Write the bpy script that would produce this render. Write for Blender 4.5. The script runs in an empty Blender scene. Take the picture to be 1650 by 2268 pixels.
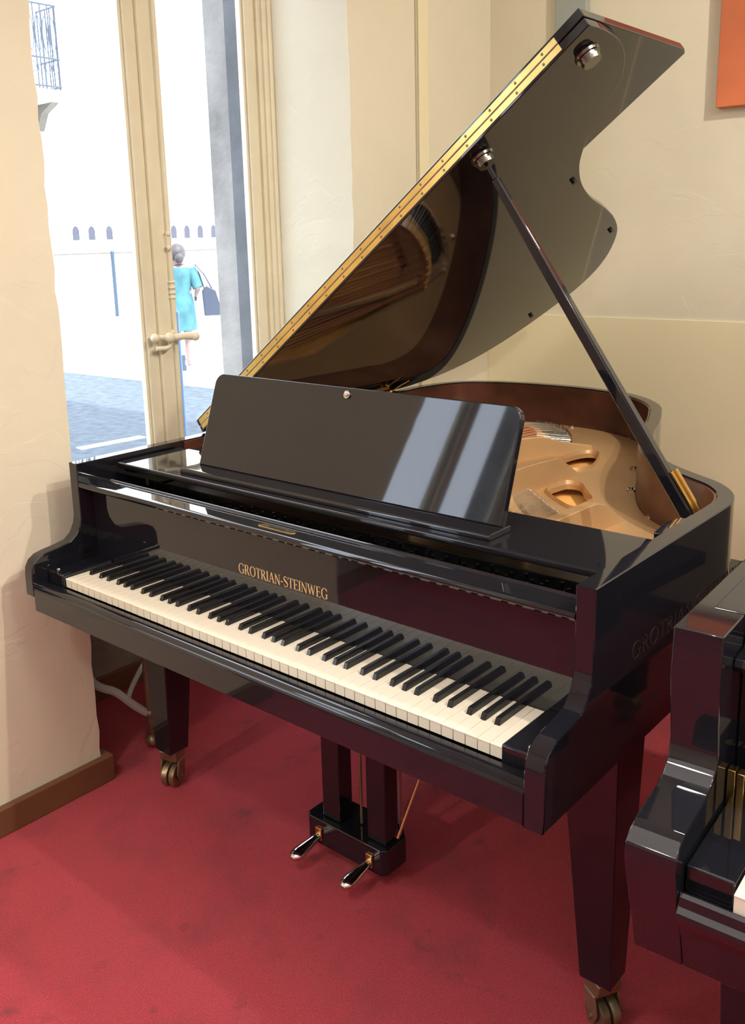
import bpy, bmesh, math, random
from mathutils import Vector, Matrix
random.seed(7)
S = bpy.context.scene
COL = S.collection
Z0 = 0.71            # authored heights are relative to the tops of the white keys
pi = math.pi

# ------------------------------------------------------------------ camera
def cam_axes(yaw, pitch, roll):
    a, b, c = [math.radians(v) for v in (yaw, pitch, roll)]
    F = Vector((-math.sin(a)*math.cos(b), math.cos(a)*math.cos(b), math.sin(b)))
    r = Vector((math.cos(a), math.sin(a), 0)); u = r.cross(F)
    return r*math.cos(c)+u*math.sin(c), u*math.cos(c)-r*math.sin(c), F
R_, U_, F_ = cam_axes(40.9605, -12.8182, -1.4898)
cd = bpy.data.cameras.new('camera'); cam = bpy.data.objects.new('camera', cd); COL.objects.link(cam)
cam.matrix_world = Matrix(((R_.x, U_.x, -F_.x, 1.9205), (R_.y, U_.y, -F_.y, -1.1162), (R_.z, U_.z, -F_.z, .7735+Z0), (0, 0, 0, 1)))
cd.sensor_fit = 'HORIZONTAL'; cd.sensor_width = 36; cd.lens = 2059.32/1650*36
cd.shift_x = (825-803.4)/1650; cd.shift_y = (997-1134)/1650; cd.clip_start = .05; cd.clip_end = 200
S.camera = cam

# ------------------------------------------------------------------ world, sun, lamps, exposure
W = bpy.data.worlds.new('sky'); S.world = W; W.use_nodes = True
bg = W.node_tree.nodes['Background']; bg.inputs[0].default_value = (.80, .88, 1, 1); bg.inputs[1].default_value = 6.8
S.view_settings.view_transform = 'Standard'; S.view_settings.look = 'None'; S.view_settings.gamma = 1
S.view_settings.exposure = -.06; S.view_settings.use_curve_mapping = False
def lamp(kind, name, loc, target, energy, color, **kw):
    d = bpy.data.lights.new(name, kind); d.energy = energy; d.color = color
    for k, v in kw.items(): setattr(d, k, v)
    o = bpy.data.objects.new(name, d); COL.objects.link(o); o.location = (loc[0], loc[1], loc[2]+Z0)
    o.rotation_euler = (Vector(target)-Vector(loc)).to_track_quat('-Z', 'Y').to_euler(); return o
lamp('SUN', 'sun', (10, 4, 20), (-9, 8, -1), 13.0, (1, .95, .88), angle=.01)
WARM = (1, .91, .77)
lamp('SPOT', 'ceiling_spotlight', (3.5, -.5, 2.1), (.5, 1.0, -.2), 60, WARM, spot_size=1.9, spot_blend=.5, shadow_soft_size=.3)
lamp('SPOT', 'ceiling_spotlight', (2.9, .15, 2.2), (.5, -.1, -.9), 140, WARM, spot_size=1.8, spot_blend=.75, shadow_soft_size=.03)
lamp('SPOT', 'ceiling_spotlight', (2.3, .95, 2.2), (1.0, 1.9, .4), 132, WARM, spot_size=2.4, spot_blend=.7, shadow_soft_size=.05)
lamp('SPOT', 'ceiling_spotlight', (.9, -1.6, 2.2), (.6, -.9, -.9), 75, (1, .88, .78), spot_size=2.0, spot_blend=.7, shadow_soft_size=.08)  # extra fill spot added to brighten the left wall and front floor
lamp('SPOT', 'carpet_fill_spot', (.2, -3.3, 1.35), (.3, .3, -.71), 130, WARM, spot_size=.55, spot_blend=.8, shadow_soft_size=.05)  # added low spot that brightens the carpet under the piano
lamp('AREA', 'ceiling_fill', (2.4, -1.6, 2.33), (2.4, -1.6, 0), 62, (1, .95, .9), size=3.6)  # added overhead fill, also reflected as soft grey in the black gloss

# ------------------------------------------------------------------ materials
def mat(name, base, rough=.5, metal=0, bump=0, bscale=30, var=0, vscale=4, ior=1.5, spec=.5, detail=6, coat=0):
    m = bpy.data.materials.new(name); m.use_nodes = True; nt = m.node_tree
    b = nt.nodes['Principled BSDF']
    b.inputs['Base Color'].default_value = (*base, 1); b.inputs['Roughness'].default_value = rough
    b.inputs['Metallic'].default_value = metal; b.inputs['IOR'].default_value = ior
    b.inputs['Specular IOR Level'].default_value = spec; b.inputs['Coat Weight'].default_value = coat
    tc = nt.nodes.new('ShaderNodeTexCoord')
    if bump:
        n = nt.nodes.new('ShaderNodeTexNoise'); n.inputs['Scale'].default_value = bscale; n.inputs['Detail'].default_value = detail
        bp_ = nt.nodes.new('ShaderNodeBump'); bp_.inputs['Strength'].default_value = bump; bp_.inputs['Distance'].default_value = .01
        nt.links.new(tc.outputs['Object'], n.inputs['Vector']); nt.links.new(n.outputs['Fac'], bp_.inputs['Height'])
        nt.links.new(bp_.outputs['Normal'], b.inputs['Normal'])
    if var:
        n = nt.nodes.new('ShaderNodeTexNoise'); n.inputs['Scale'].default_value = vscale; n.inputs['Detail'].default_value = 8
        r = nt.nodes.new('ShaderNodeValToRGB'); r.color_ramp.elements[0].position = .3; r.color_ramp.elements[1].position = .7
        r.color_ramp.elements[0].color = (*[c*(1-var) for c in base], 1); r.color_ramp.elements[1].color = (*[min(1, c*(1+var*.5)) for c in base], 1)
        nt.links.new(tc.outputs['Object'], n.inputs['Vector']); nt.links.new(n.outputs['Fac'], r.inputs['Fac'])
        nt.links.new(r.outputs['Color'], b.inputs['Base Color'])
    return m
M = dict(
    black=mat('black_polyester', (.009, .0095, .014), .035, ior=1.61),
    satin=mat('black_satin', (.008, .008, .009), .3),
    ebony=mat('black_key_plastic', (.012, .012, .014), .16),
    ivory=mat('white_key_plastic', (.86, .80, .66), .25),
    veneer=mat('mahogany_veneer', (.10, .036, .022), .3, var=.45, vscale=9),
    gold=mat('bronze_plate_paint', (.58, .365, .18), .48, metal=.45, bump=.08, bscale=350, var=.12, vscale=3),
    soundboard=mat('spruce_soundboard', (.95, .50, .15), .35, var=.2, vscale=5),
    brass=mat('brass', (.80, .56, .20), .22, metal=1, var=.2, vscale=14),
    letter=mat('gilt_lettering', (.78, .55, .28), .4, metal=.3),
    letterdim=mat('dark_brown_lettering', (.022, .012, .011), .4),
    chrome=mat('nickel', (.75, .74, .72), .12, metal=1),
    darknickel=mat('dark_nickel', (.22, .21, .20), .22, metal=1),
    steel=mat('steel_wire', (.55, .54, .50), .3, metal=1),
    copper=mat('copper_wire', (.72, .34, .22), .35, metal=1),
    oldbrass=mat('tarnished_brass', (.33, .26, .17), .4, metal=.8, var=.3, vscale=20),
    felt=mat('red_felt', (.35, .05, .03), .95),
    felt_and_patch=mat('dark_felt_and_patch', (.02, .018, .02), .95),
    base=mat('brown_baseboard', (.17, .075, .035), .5, var=.15, vscale=6),
    frame=mat('cream_window_paint', (.76, .69, .52), .45, bump=.15, bscale=25, var=.06, vscale=9),
    farpost=mat('dark_painted_metal', (.015, .035, .06), .5),
    shaded_stone=mat('shaded_stone_strip', (.13, .14, .155), .9, bump=.5, bscale=18, var=.3, vscale=6),
    stone=mat('weathered_stone', (.31, .30, .285), .9, bump=.6, bscale=18, var=.35, vscale=6),
    ceil=mat('ceiling_paint', (.8, .76, .68), .9),
    asphalt=mat('asphalt', (.046, .066, .088), .8, bump=.4, bscale=60, var=.5, vscale=10),
    pave=mat('pale_paving', (.75, .78, .78), .8, var=.1, vscale=2),
    facade=mat('pale_facade', (.85, .85, .84), .9, var=.05, vscale=2),
    opening=mat('facade_opening', (.035, .037, .055), .7),
    ledge=mat('facade_ledge', (.085, .075, .06), .8),
    iron=mat('grey_ironwork', (.03, .045, .07), .5),
    bluepost=mat('blue_painted_metal', (.09, .20, .42), .4),
    stripe=mat('road_paint', (.85, .85, .85), .7),
    skin=mat('skin', (.20, .13, .12), .6),
    dress=mat('turquoise_dress_cloth', (.035, .125, .15), .8, var=.45, vscale=6),
    hair=mat('brown_hair', (.05, .042, .045), .6, var=.4, vscale=20),
    shoe=mat('grey_shoe_sole', (.03, .042, .06), .8),
    bag=mat('navy_leather', (.022, .03, .05), .5),
    orange=mat('terracotta_paint', (.62, .17, .065), .6, bump=.2, bscale=20, var=.3, vscale=2.5),
    greyframe=mat('grey_picture_frame', (.35, .4, .38), .5),
    whitepipe=mat('pale_metal', (.5, .5, .5), .45),
)
def wall_mat(name, base):
    m = mat(name, base, .85, bump=.35, bscale=7, var=.05, vscale=3, detail=9)
    nt = m.node_tree; b = nt.nodes['Principled BSDF']
    mus = nt.nodes.new('ShaderNodeTexNoise'); mus.inputs['Scale'].default_value = 2.3; mus.inputs['Detail'].default_value = 3; mus.inputs['Distortion'].default_value = 2.5
    rr = nt.nodes.new('ShaderNodeValToRGB'); rr.color_ramp.elements[0].position = .49; rr.color_ramp.elements[1].position = .51
    b2 = nt.nodes.new('ShaderNodeBump'); b2.inputs['Strength'].default_value = .13; b2.inputs['Distance'].default_value = .004
    old = b.inputs['Normal'].links[0].from_socket; tc = [n for n in nt.nodes if n.type == 'TEX_COORD'][0]
    nt.links.new(tc.outputs['Object'], mus.inputs['Vector']); nt.links.new(mus.outputs['Fac'], rr.inputs['Fac'])
    nt.links.new(rr.outputs['Color'], b2.inputs['Height']); nt.links.new(old, b2.inputs['Normal']); nt.links.new(b2.outputs['Normal'], b.inputs['Normal'])
    return m
M['wall'] = wall_mat('cream_plaster', (.76, .715, .565))
M['panel'] = mat('smooth_cream_paint', (.84, .77, .53), .7, bump=.05, bscale=4)
def carpet_mat():
    m = mat('red_carpet', (.36, .012, .03), .95, bump=.9, bscale=420, detail=3); nt = m.node_tree; b = nt.nodes['Principled BSDF']
    tc = [n for n in nt.nodes if n.type == 'TEX_COORD'][0]
    def noise(s, d, p0, p1, c0, c1):
        n = nt.nodes.new('ShaderNodeTexNoise'); n.inputs['Scale'].default_value = s; n.inputs['Detail'].default_value = d
        r = nt.nodes.new('ShaderNodeValToRGB'); r.color_ramp.elements[0].position = p0; r.color_ramp.elements[1].position = p1
        r.color_ramp.elements[0].color = (*c0, 1); r.color_ramp.elements[1].color = (*c1, 1)
        nt.links.new(tc.outputs['Object'], n.inputs['Vector']); nt.links.new(n.outputs['Fac'], r.inputs['Fac']); return r
    a = noise(300, 2, .3, .7, (.42, .012, .030), (.78, .030, .066))
    c = noise(5, 6, .32, .5, (.72, .70, .74), (1, 1, 1))
    c2 = noise(11, 4, .27, .36, (.55, .5, .55), (1, 1, 1))
    mx = nt.nodes.new('ShaderNodeMix'); mx.data_type = 'RGBA'; mx.blend_type = 'MULTIPLY'; mx.inputs['Factor'].default_value = 1
    m2 = nt.nodes.new('ShaderNodeMix'); m2.data_type = 'RGBA'; m2.blend_type = 'MULTIPLY'; m2.inputs['Factor'].default_value = 1
    nt.links.new(c.outputs['Color'], m2.inputs[6]); nt.links.new(c2.outputs['Color'], m2.inputs[7])
    nt.links.new(a.outputs['Color'], mx.inputs[6]); nt.links.new(m2.outputs[2], mx.inputs[7]); nt.links.new(mx.outputs[2], b.inputs['Base Color'])
    b.inputs['Sheen Weight'].default_value = .3; b.inputs['Sheen Tint'].default_value = (1, .6, .65, 1)
    return m
M['carpet'] = carpet_mat()
def glass_mat():
    m = bpy.data.materials.new('window_glass'); m.use_nodes = True; nt = m.node_tree; nt.nodes.clear()
    o = nt.nodes.new('ShaderNodeOutputMaterial'); t = nt.nodes.new('ShaderNodeBsdfTransparent'); g = nt.nodes.new('ShaderNodeBsdfGlossy'); g.inputs['Roughness'].default_value = .02
    f = nt.nodes.new('ShaderNodeFresnel'); f.inputs['IOR'].default_value = 1.45; x = nt.nodes.new('ShaderNodeMixShader')
    t.inputs[0].default_value = (.97, .98, .99, 1)
    ge = nt.nodes.new('ShaderNodeNewGeometry'); mm = nt.nodes.new('ShaderNodeMath'); mm.operation = 'SUBTRACT'; mm.use_clamp = True
    nt.links.new(f.outputs[0], mm.inputs[0]); nt.links.new(ge.outputs['Backfacing'], mm.inputs[1]); nt.links.new(mm.outputs[0], x.inputs[0]); nt.links.new(t.outputs[0], x.inputs[1]); nt.links.new(g.outputs[0], x.inputs[2]); nt.links.new(x.outputs[0], o.inputs[0]); return m
M['glass'] = glass_mat()

# ------------------------------------------------------------------ mesh helpers
def origin(o):
    v = Vector((0, 0, 0))
    while o: v += Vector(o.location); o = o.parent
    return v
def link(name, me, m, parent=None, bevel=0, loc=None, smooth=True, seg=2):
    """loc: authored origin of the object (relative heights); vertices are shifted to it."""
    po = origin(parent) if parent else Vector((0, 0, 0))
    wl = Vector((loc[0], loc[1], loc[2]+Z0)) if loc else po
    me.transform(Matrix.Translation(Vector((0, 0, Z0))-wl))
    o = bpy.data.objects.new(name, me); COL.objects.link(o); me.materials.append(M[m] if isinstance(m, str) else m)
    if parent: o.parent = parent
    o.location = wl-po
    if smooth:
        me.shade_smooth(); me.set_sharp_from_angle(angle=math.radians(35))
    if bevel:
        b = o.modifiers.new('bevel', 'BEVEL'); b.width = bevel; b.segments = seg; b.limit_method = 'ANGLE'; b.angle_limit = math.radians(40)
    if smooth:
        wn = o.modifiers.new('normals', 'WEIGHTED_NORMAL'); wn.weight = 100; wn.keep_sharp = True
    return o
def mk(name, bm, m, parent=None, bevel=0, loc=None, smooth=True, seg=2):
    me = bpy.data.meshes.new(name); bmesh.ops.recalc_face_normals(bm, faces=bm.faces[:]); bm.to_mesh(me); bm.free()
    return link(name, me, m, parent, bevel, loc, smooth, seg)
def BM(): return bmesh.new()
def box(bm, x0, x1, y0, y1, z0, z1, mtx=None):
    v = [bm.verts.new(Vector(p) if mtx is None else mtx @ Vector(p)) for p in
         [(x0, y0, z0), (x1, y0, z0), (x1, y1, z0), (x0, y1, z0), (x0, y0, z1), (x1, y0, z1), (x1, y1, z1), (x0, y1, z1)]]
    for f in ((3, 2, 1, 0), (4, 5, 6, 7), (0, 1, 5, 4), (1, 2, 6, 5), (2, 3, 7, 6), (3, 0, 4, 7)): bm.faces.new([v[i] for i in f])
    return v
def taper(bm, cx, cy, z0, w0, d0, z1, w1, d1, cx1=None, cy1=None):
    cx1 = cx if cx1 is None else cx1; cy1 = cy if cy1 is None else cy1
    v = [bm.verts.new(p) for p in [(cx-w0/2, cy-d0/2, z0), (cx+w0/2, cy-d0/2, z0), (cx+w0/2, cy+d0/2, z0), (cx-w0/2, cy+d0/2, z0),
                                   (cx1-w1/2, cy1-d1/2, z1), (cx1+w1/2, cy1-d1/2, z1), (cx1+w1/2, cy1+d1/2, z1), (cx1-w1/2, cy1+d1/2, z1)]]
    for f in ((3, 2, 1, 0), (4, 5, 6, 7), (0, 1, 5, 4), (1, 2, 6, 5), (2, 3, 7, 6), (3, 0, 4, 7)): bm.faces.new([v[i] for i in f])
def prism(bm, poly, f0, f1):
    """poly: 2D points; f0/f1 map a 2D point to the two 3D end positions."""
    a = [bm.verts.new(f0(p)) for p in poly]; b = [bm.verts.new(f1(p)) for p in poly]; n = len(poly)
    bm.faces.new(a[::-1]); bm.faces.new(b)
    for i in range(n): bm.faces.new([a[i], a[(i+1) % n], b[(i+1) % n], b[i]])
def prism_x(bm, prof, x0, x1): prism(bm, prof, lambda p: (x0, p[0], p[1]), lambda p: (x1, p[0], p[1]))
def prism_z(bm, poly, z0, z1): prism(bm, poly, lambda p: (p[0], p[1], z0), lambda p: (p[0], p[1], z1))
def prism_y(bm, poly, y0, y1): prism(bm, poly, lambda p: (p[0], y0, p[1]), lambda p: (p[0], y1, p[1]))
def cr(pts, n=6, closed=False):
    out = []; N = len(pts)
    for i in range(N if closed else N-1):
        g = lambda k: Vector(pts[k % N]) if closed else Vector(pts[max(0, min(N-1, k))])
        p0, p1, p2, p3 = g(i-1), g(i), g(i+1), g(i+2)
        for k in range(n):
            t = k/n
            out.append(.5*((2*p1)+(-p0+p2)*t+(2*p0-5*p1+4*p2-p3)*t*t+(-p0+3*p1-3*p2+p3)*t**3))
    if not closed: out.append(Vector(pts[-1]))
    return out
def offset(path, d):
    out = []; N = len(path)
    for i, p in enumerate(path):
        a = Vector(path[max(0, i-1)]); b = Vector(path[min(N-1, i+1)]); t = (b-a).normalized(); out.append(Vector((p[0]-t.y*d, p[1]+t.x*d)))
    return out
def tube(bm, pts, r, seg=10, cap=True):
    P = [Vector(p) for p in pts]; rings = []; up = None
    for i, p in enumerate(P):
        t = (P[min(i+1, len(P)-1)]-P[max(i-1, 0)]).normalized()
        if up is None: up = Vector((0, 0, 1)) if abs(t.z) < .9 else Vector((1, 0, 0))
        s = t.cross(up).normalized(); up = s.cross(t).normalized(); rr = r[i] if isinstance(r, (list, tuple)) else r
        rings.append([bm.verts.new(p+(s*math.cos(2*pi*k/seg)+up*math.sin(2*pi*k/seg))*rr) for k in range(seg)])
    for a, b in zip(rings, rings[1:]):
        for k in range(seg): bm.faces.new([a[k], a[(k+1) % seg], b[(k+1) % seg], b[k]])
    if cap: bm.faces.new(rings[0][::-1]); bm.faces.new(rings[-1])
def ball(bm, c, r, sc=(1, 1, 1), seg=16):
    bmesh.ops.create_uvsphere(bm, u_segments=seg, v_segments=seg//2+2, radius=1, matrix=Matrix.Translation(c) @ Matrix.Diagonal((r*sc[0], r*sc[1], r*sc[2], 1)))
def empty(name, loc, label, cat, group=None):
    o = bpy.data.objects.new(name, None); COL.objects.link(o); o.location = (loc[0], loc[1], loc[2]+Z0); o.empty_display_size = .1
    o['label'] = label; o['category'] = cat
    if group: o['group'] = group
    return o
def tag(o, label, cat, group=None):
    o['label'] = label; o['category'] = cat
    if group: o['group'] = group
    return o
def struct(name, bm, m, **k):
    o = mk(name, bm, m, **k); o['kind'] = 'structure'; return o
def filled(name, outer, holes, z0, z1, m, parent, bevel=.002):
    """flat plate with holes, via a filled 2D curve turned into a mesh"""
    c = bpy.data.curves.new(name, 'CURVE'); c.dimensions = '2D'; c.fill_mode = 'BOTH'; c.extrude = (z1-z0)/2
    for poly in [outer]+holes:
        s = c.splines.new('POLY'); s.points.add(len(poly)-1); s.use_cyclic_u = True
        for i, p in enumerate(poly): s.points[i].co = (p[0], p[1], 0, 1)
    o = bpy.data.objects.new(name, c); COL.objects.link(o); dg = bpy.context.evaluated_depsgraph_get()
    me = bpy.data.meshes.new_from_object(o.evaluated_get(dg)); bpy.data.objects.remove(o); bpy.data.curves.remove(c)
    me.transform(Matrix.Translation((0, 0, (z0+z1)/2))); me.materials.clear()
    return link(name, me, m, parent, bevel)

# ------------------------------------------------------------------ the room
FL = -Z0
bm = BM(); box(bm, -.66, 4.6, -3.6, 2.3, FL-.05, FL); struct('floor', bm, 'carpet', smooth=False)
XW = -.213; YB = 2.16; CE = 2.35
def rough_pier(bm, x0, x1, y0, y1, z0, z1, edges, seed):
    """wall block with gently uneven vertical arrises (plaster corners)"""
    rnd = random.Random(seed); n = 60; rows = []
    for i in range(n+1):
        z = z0+(z1-z0)*i/n; j = lambda: rnd.uniform(-.0035, .0035)
        c = [(x0, y0), (x1, y0+(j() if edges[0] else 0)), (x1, y1+(j() if edges[1] else 0)), (x0, y1)]
        rows.append([bm.verts.new((a, b, z)) for a, b in c])
    for r, q in zip(rows, rows[1:]):
        for k in range(4): bm.faces.new([r[k], r[(k+1) % 4], q[(k+1) % 4], q[k]])
    bm.faces.new(rows[0][::-1]); bm.faces.new(rows[-1])
WN = [(-2.35, -.91), (.179, 1.322)]        # the two window niches in the left wall
bm = BM()
rough_pier(bm, -.66, XW, -.91, .179, FL, CE, (1, 1), 3)
rough_pier(bm, -.66, XW, 1.322, 1.676, FL, CE, (1, 0), 5)
box(bm, -.66, XW, 1.686, YB, FL, CE); box(bm, -.66, XW-.012, 1.67, 1.69, FL, CE)
box(bm, -.66, XW, -3.6, -2.35, FL, CE)
for a, b in WN:
    box(bm, -.72, -.645, a, b, FL, -.06); box(bm, -.66, XW, a, b, 2.15, CE)
struct('wall_left', bm, 'wall')
bm = BM(); box(bm, -.212, -.203, 1.689, 1.745, FL, CE); struct('trim_1', bm, 'panel', bevel=.002)
bm = BM(); box(bm, -.66, 4.6, YB, YB+.15, FL, CE); struct('wall_back', bm, 'wall')
bm = BM(); box(bm, XW+.001, 4.5, YB-.006, YB, FL+.08, .46); struct('trim_2', bm, 'panel')
bm = BM(); box(bm, 4.5, 4.6, -3.6, YB, FL, CE); struct('wall_right', bm, 'wall')
bm = BM(); box(bm, -.66, 4.6, -3.7, -3.6, FL, CE); struct('wall_front', bm, 'wall')
bm = BM(); box(bm, -.66, 4.6, -3.7, YB+.15, CE, CE+.1); struct('ceiling', bm, 'ceil')
bm = BM()
for y0, y1 in ((-.93, .205), (1.296, YB), (-3.6, -2.33)): box(bm, XW, XW+.022, y0, y1, FL, FL+.077)
box(bm, -.3, XW+.001, .1795, .205, FL, FL+.077)
for a, b in WN: box(bm, -.645, -.627, a+.001, b-.001, FL, FL+.077)
struct('baseboard_left', bm, 'base', bevel=.003)
bm = BM(); box(bm, XW+.023, 4.5, YB-.02, YB, FL, FL+.077); struct('baseboard_back', bm, 'base', bevel=.003)

def window(n, y0, y1, detail):
    """casement pair in the niche y0..y1; the meeting stiles carry the cremone bolt"""
    root = bpy.data.objects.new('window_%d' % n, None); COL.objects.link(root); root.location = (-.6, (y0+y1)/2, -.06+Z0); root['kind'] = 'structure'
    fm = BM(); xf = -.585
    for s in (0, 1):            # outer frame with a stepped moulding
        ya = y1 if s else y0; d = -1 if s else 1
        for w, t in ((.050, 0), (.034, .012), (.016, .022)):
            a, b = sorted((ya, ya+d*w)); box(fm, -.66, xf+t, a, b, -.06, 2.15)
    box(fm, -.66, xf+.02, y0, y1, -.06, -.0); box(fm, -.66, xf+.01, y0, y1, 2.1, 2.15)
    mk('window_frame', fm, 'frame', root, bevel=.003)
    ym = y0+.6 if not detail else .779
    for (a, b, hid) in ((y0+.05, ym-.002, 0), (ym+.002, y1-.05, 1)):
        sm = BM(); w = .050
        l = .048 if hid == 0 else .040; r = .040 if hid == 1 else .048
        if hid == 0: l, r = .04, .050
        else: l, r = .050, .045
        for (c, e) in ((a, a+l), (b-r, b)): box(sm, -.640, xf-.012, c, e, 0, 2.1)
        box(sm, -.640, xf-.012, a, b, 0, .07); box(sm, -.640, xf-.012, a, b, 2.04, 2.1)
        # glazing bead
        for (c, e) in ((a+l, a+l+.010), (b-r-.010, b-r)): box(sm, -.632, xf-.022, c, e, .07, 2.04)
        sash = mk('sash', sm, 'frame', root, bevel=.0025)
        gm = BM(); box(gm, -.614, -.610, a+l, b-r, .07, 2.04); mk('pane', gm, 'glass', sash)
    bmx = BM(); box(bmx, xf-.012, xf+.004, ym-.012, ym+.040, .0, 2.1); mk('cover_strip', bmx, 'frame', root, bevel=.004)
    bmx = BM(); xr = xf+.012; yr = ym+.044
    tube(bmx, [(xr, yr, z) for z in (0, .50, .93, 2.1)], .008, 10)
    for zc in (.60, .615, .632, .65): ball(bmx, (xr, yr, zc), .0125, (1, 1, .55))
    rod = mk('bolt_rod', bmx, 'frame', root)
    if detail:
        bmx = BM(); zc = .475
        tube(bmx, [(xf+.01, ym-.02, zc), (xf+.035, ym+.0, zc-.004), (xf+.05, ym+.06, zc), (xf+.055, ym+.085, zc-.004)], [.008, .011, .012, .013], 12)
        ball(bmx, (xf+.06, ym+.088, zc-.004), .015); ball(bmx, (xf+.045, ym-.005, zc), .017)
        ball(bmx, (xf+.02, ym-.045, zc), .015); ball(bmx, (xf+.03, ym+.02, zc+.014), .009)
        tube(bmx, [(xf+.015, ym-.04, zc-.035), (xf+.03, ym-.01, zc-.035), (xf+.03, ym+.005, zc-.03), (xf+.03, ym+.012, zc)], .008, 10)
        mk('handle', bmx, 'frame', root)
        bmx = BM(); box(bmx, xf+.002, xf+.022, ym+.03, ym+.042, .76, .80); ball(bmx, (xf+.02, ym+.036, .805), .009); ball(bmx, (xf+.02, ym+.036, .76), .009)
        mk('latch', bmx, 'frame', root, bevel=.002)
    return root
window(1, .179, 1.322, True); window(2, -2.35, -.91, False)

# ------------------------------------------------------------------ outside
ST = -.90
bm = BM(); box(bm, -60, -.86, -30, 60, ST-.3, ST); struct('ground', bm, 'asphalt', smooth=False)
bm = BM(); prism_z(bm, [(-60, 5.3), (-9.6, 5.75), (-6.3, 5.92), (-2.2, 6.35), (-2.2, 60), (-60, 60)], ST, ST+.02); struct('pavement', bm, 'pave', smooth=False)
bm = BM()
for a, b in ((1.25, 1.9), (-.89, .17), (-4, -2.37)): box(bm, -.84, -.64, a, b, ST, 2.3)
for a, b in WN: box(bm, -.84, -.64, a-.1, b+.1, ST, -.10)
struct('wall_exterior', bm, 'stone')
bm = BM(); box(bm, -.715, -.655, 1.238, 1.2505, ST, 2.3); struct('shade_strip', bm, 'shaded_stone')  # added strip, jamb shade put into a darker copy of the stone
bm = BM(); box(bm, -.84, 4.6, -4, 3, CE+.1, CE+4.5); struct('wall_upper_storey', bm, 'stone')
def stripe(cx, cy, l, w, ang):
    m4 = Matrix.Translation((cx, cy, ST)) @ Matrix.Rotation(ang, 4, 'Z'); b = BM(); box(b, -l/2, l/2, -w/2, w/2, 0, .006, m4); return b
tag(mk('road_marking', stripe(-4.9, 3.42, .62, .11, 1.5), 'stripe'), 'short white dash painted on the asphalt just beyond the window', 'road marking')
tag(mk('road_marking', stripe(-4.1, 4.55, .9, .11, 1.5), 'stripe'), 'white dash painted on the asphalt behind the music desk corner', 'road marking')
for k, (p, q) in enumerate((((-8.6, 5.9), (-8.1, 7.6)), ((-9.9, 6.6), (-9.2, 6.0)), ((-10.2, 8.2), (-9.0, 9.6)))):
    a_, b_ = Vector(p), Vector(q); n_ = (b_-a_).normalized(); n_ = Vector((-n_.y, n_.x))*.035
    bm = BM(); prism_z(bm, [tuple(a_-n_), tuple(b_-n_), tuple(b_+n_), tuple(a_+n_)], ST+.018, ST+.024); struct('pavement_joint', bm, 'ledge', smooth=False)
# opposite facade
fac = empty('facade_building', (-17.6, 12, ST), 'overexposed pale building across the street with a row of small arched openings', 'building')
bm = BM(); box(bm, -20, -17.3, 9.6, 40, ST, 9); mk('wall', bm, 'facade', fac)
bm = BM(); box(bm, -17.3, -17.2, 9.6, 40, .575, .605); mk('ledge', bm, 'ledge', fac)
for yy in (11.2, 11.62, 12.1, 13.0, 14.0, 14.42, 14.85, 15.3, 15.75, 16.3):
    b = BM(); hw = .085; pr = [(-hw, .90), (hw, .90), (hw, 1.12), (hw*.6, 1.19), (0, 1.22), (-hw*.6, 1.19), (-hw, 1.12)]
    prism(b, pr, lambda p: (-17.31, yy+p[0], p[1]), lambda p: (-17.285, yy+p[0], p[1])); mk('arched_opening', b, 'opening', fac)
bal = empty('balcony_building', (-15.5, 6, ST), 'pale corner building with a wrought iron balcony seen at upper left through the window', 'building')
bm = BM(); box(bm, -20, -14.7, -8, 9.0, ST, 9); mk('wall', bm, 'facade', bal)
bm = BM(); box(bm, -14.7, -14.0, 5.5, 9.15, 3.46, 3.56); box(bm, -14.7, -14.1, 5.5, 9.05, 3.36, 3.46)
mk('balcony_slab', bm, 'facade', bal)
for i in range(4):
    bm = BM(); prism_y(bm, [(-14.7, 3.36), (-14.1, 3.36), (-14.5, 3.2), (-14.7, 2.9)], 6+i*.97, 6.15+i*.97); mk('bracket', bm, 'ledge', bal)
bm = BM()
for z in (3.62, 5.0, 4.1): tube(bm, [(-14.04, 5.5, z), (-14.04, 9.1, z), (-14.68, 9.1, z)], .018, 6)
for i in range(25): tube(bm, [(-14.04, 5.6+i*.145, 3.56), (-14.04, 5.6+i*.145, 5.0)], .014, 6)
for i in range(24):
    c = (-14.04, 5.67+i*.145, 3.93); tube(bm, [(c[0], c[1]+.055*math.cos(t*pi/6), c[2]+.09*math.sin(t*pi/6)) for t in range(13)], .008, 5)
    c = (-14.04, 5.67+i*.145, 4.5); tube(bm, [(c[0], c[1]+.055*math.cos(t*pi/6), c[2]+.3*math.sin(t*pi/6)) for t in range(13)], .010, 5)
for i in range(5): tube(bm, [(-14.1-i*.14, 9.1, 3.56), (-14.1-i*.14, 9.1, 5.0)], .014, 6)
mk('balcony_railing', bm, 'iron', bal)
bm = BM(); tube(bm, [(-17, 11.93, ST), (-17, 11.93, .6)], .045, 10); ball(bm, (-17, 11.93, .6), .05)
tag(mk('bollard_post', bm, 'farpost'), 'thin blue grey post standing in front of the pale wall across the street', 'post')
bm = BM(); tube(bm, [(-1.5, 1.548, ST), (-1.5, 1.548, .46)], .019, 14); ball(bm, (-1.5, 1.548, .46), .021)
tag(mk('bollard_post', bm, 'bluepost'), 'slim blue street post just outside, along the window mullion', 'post')

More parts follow.
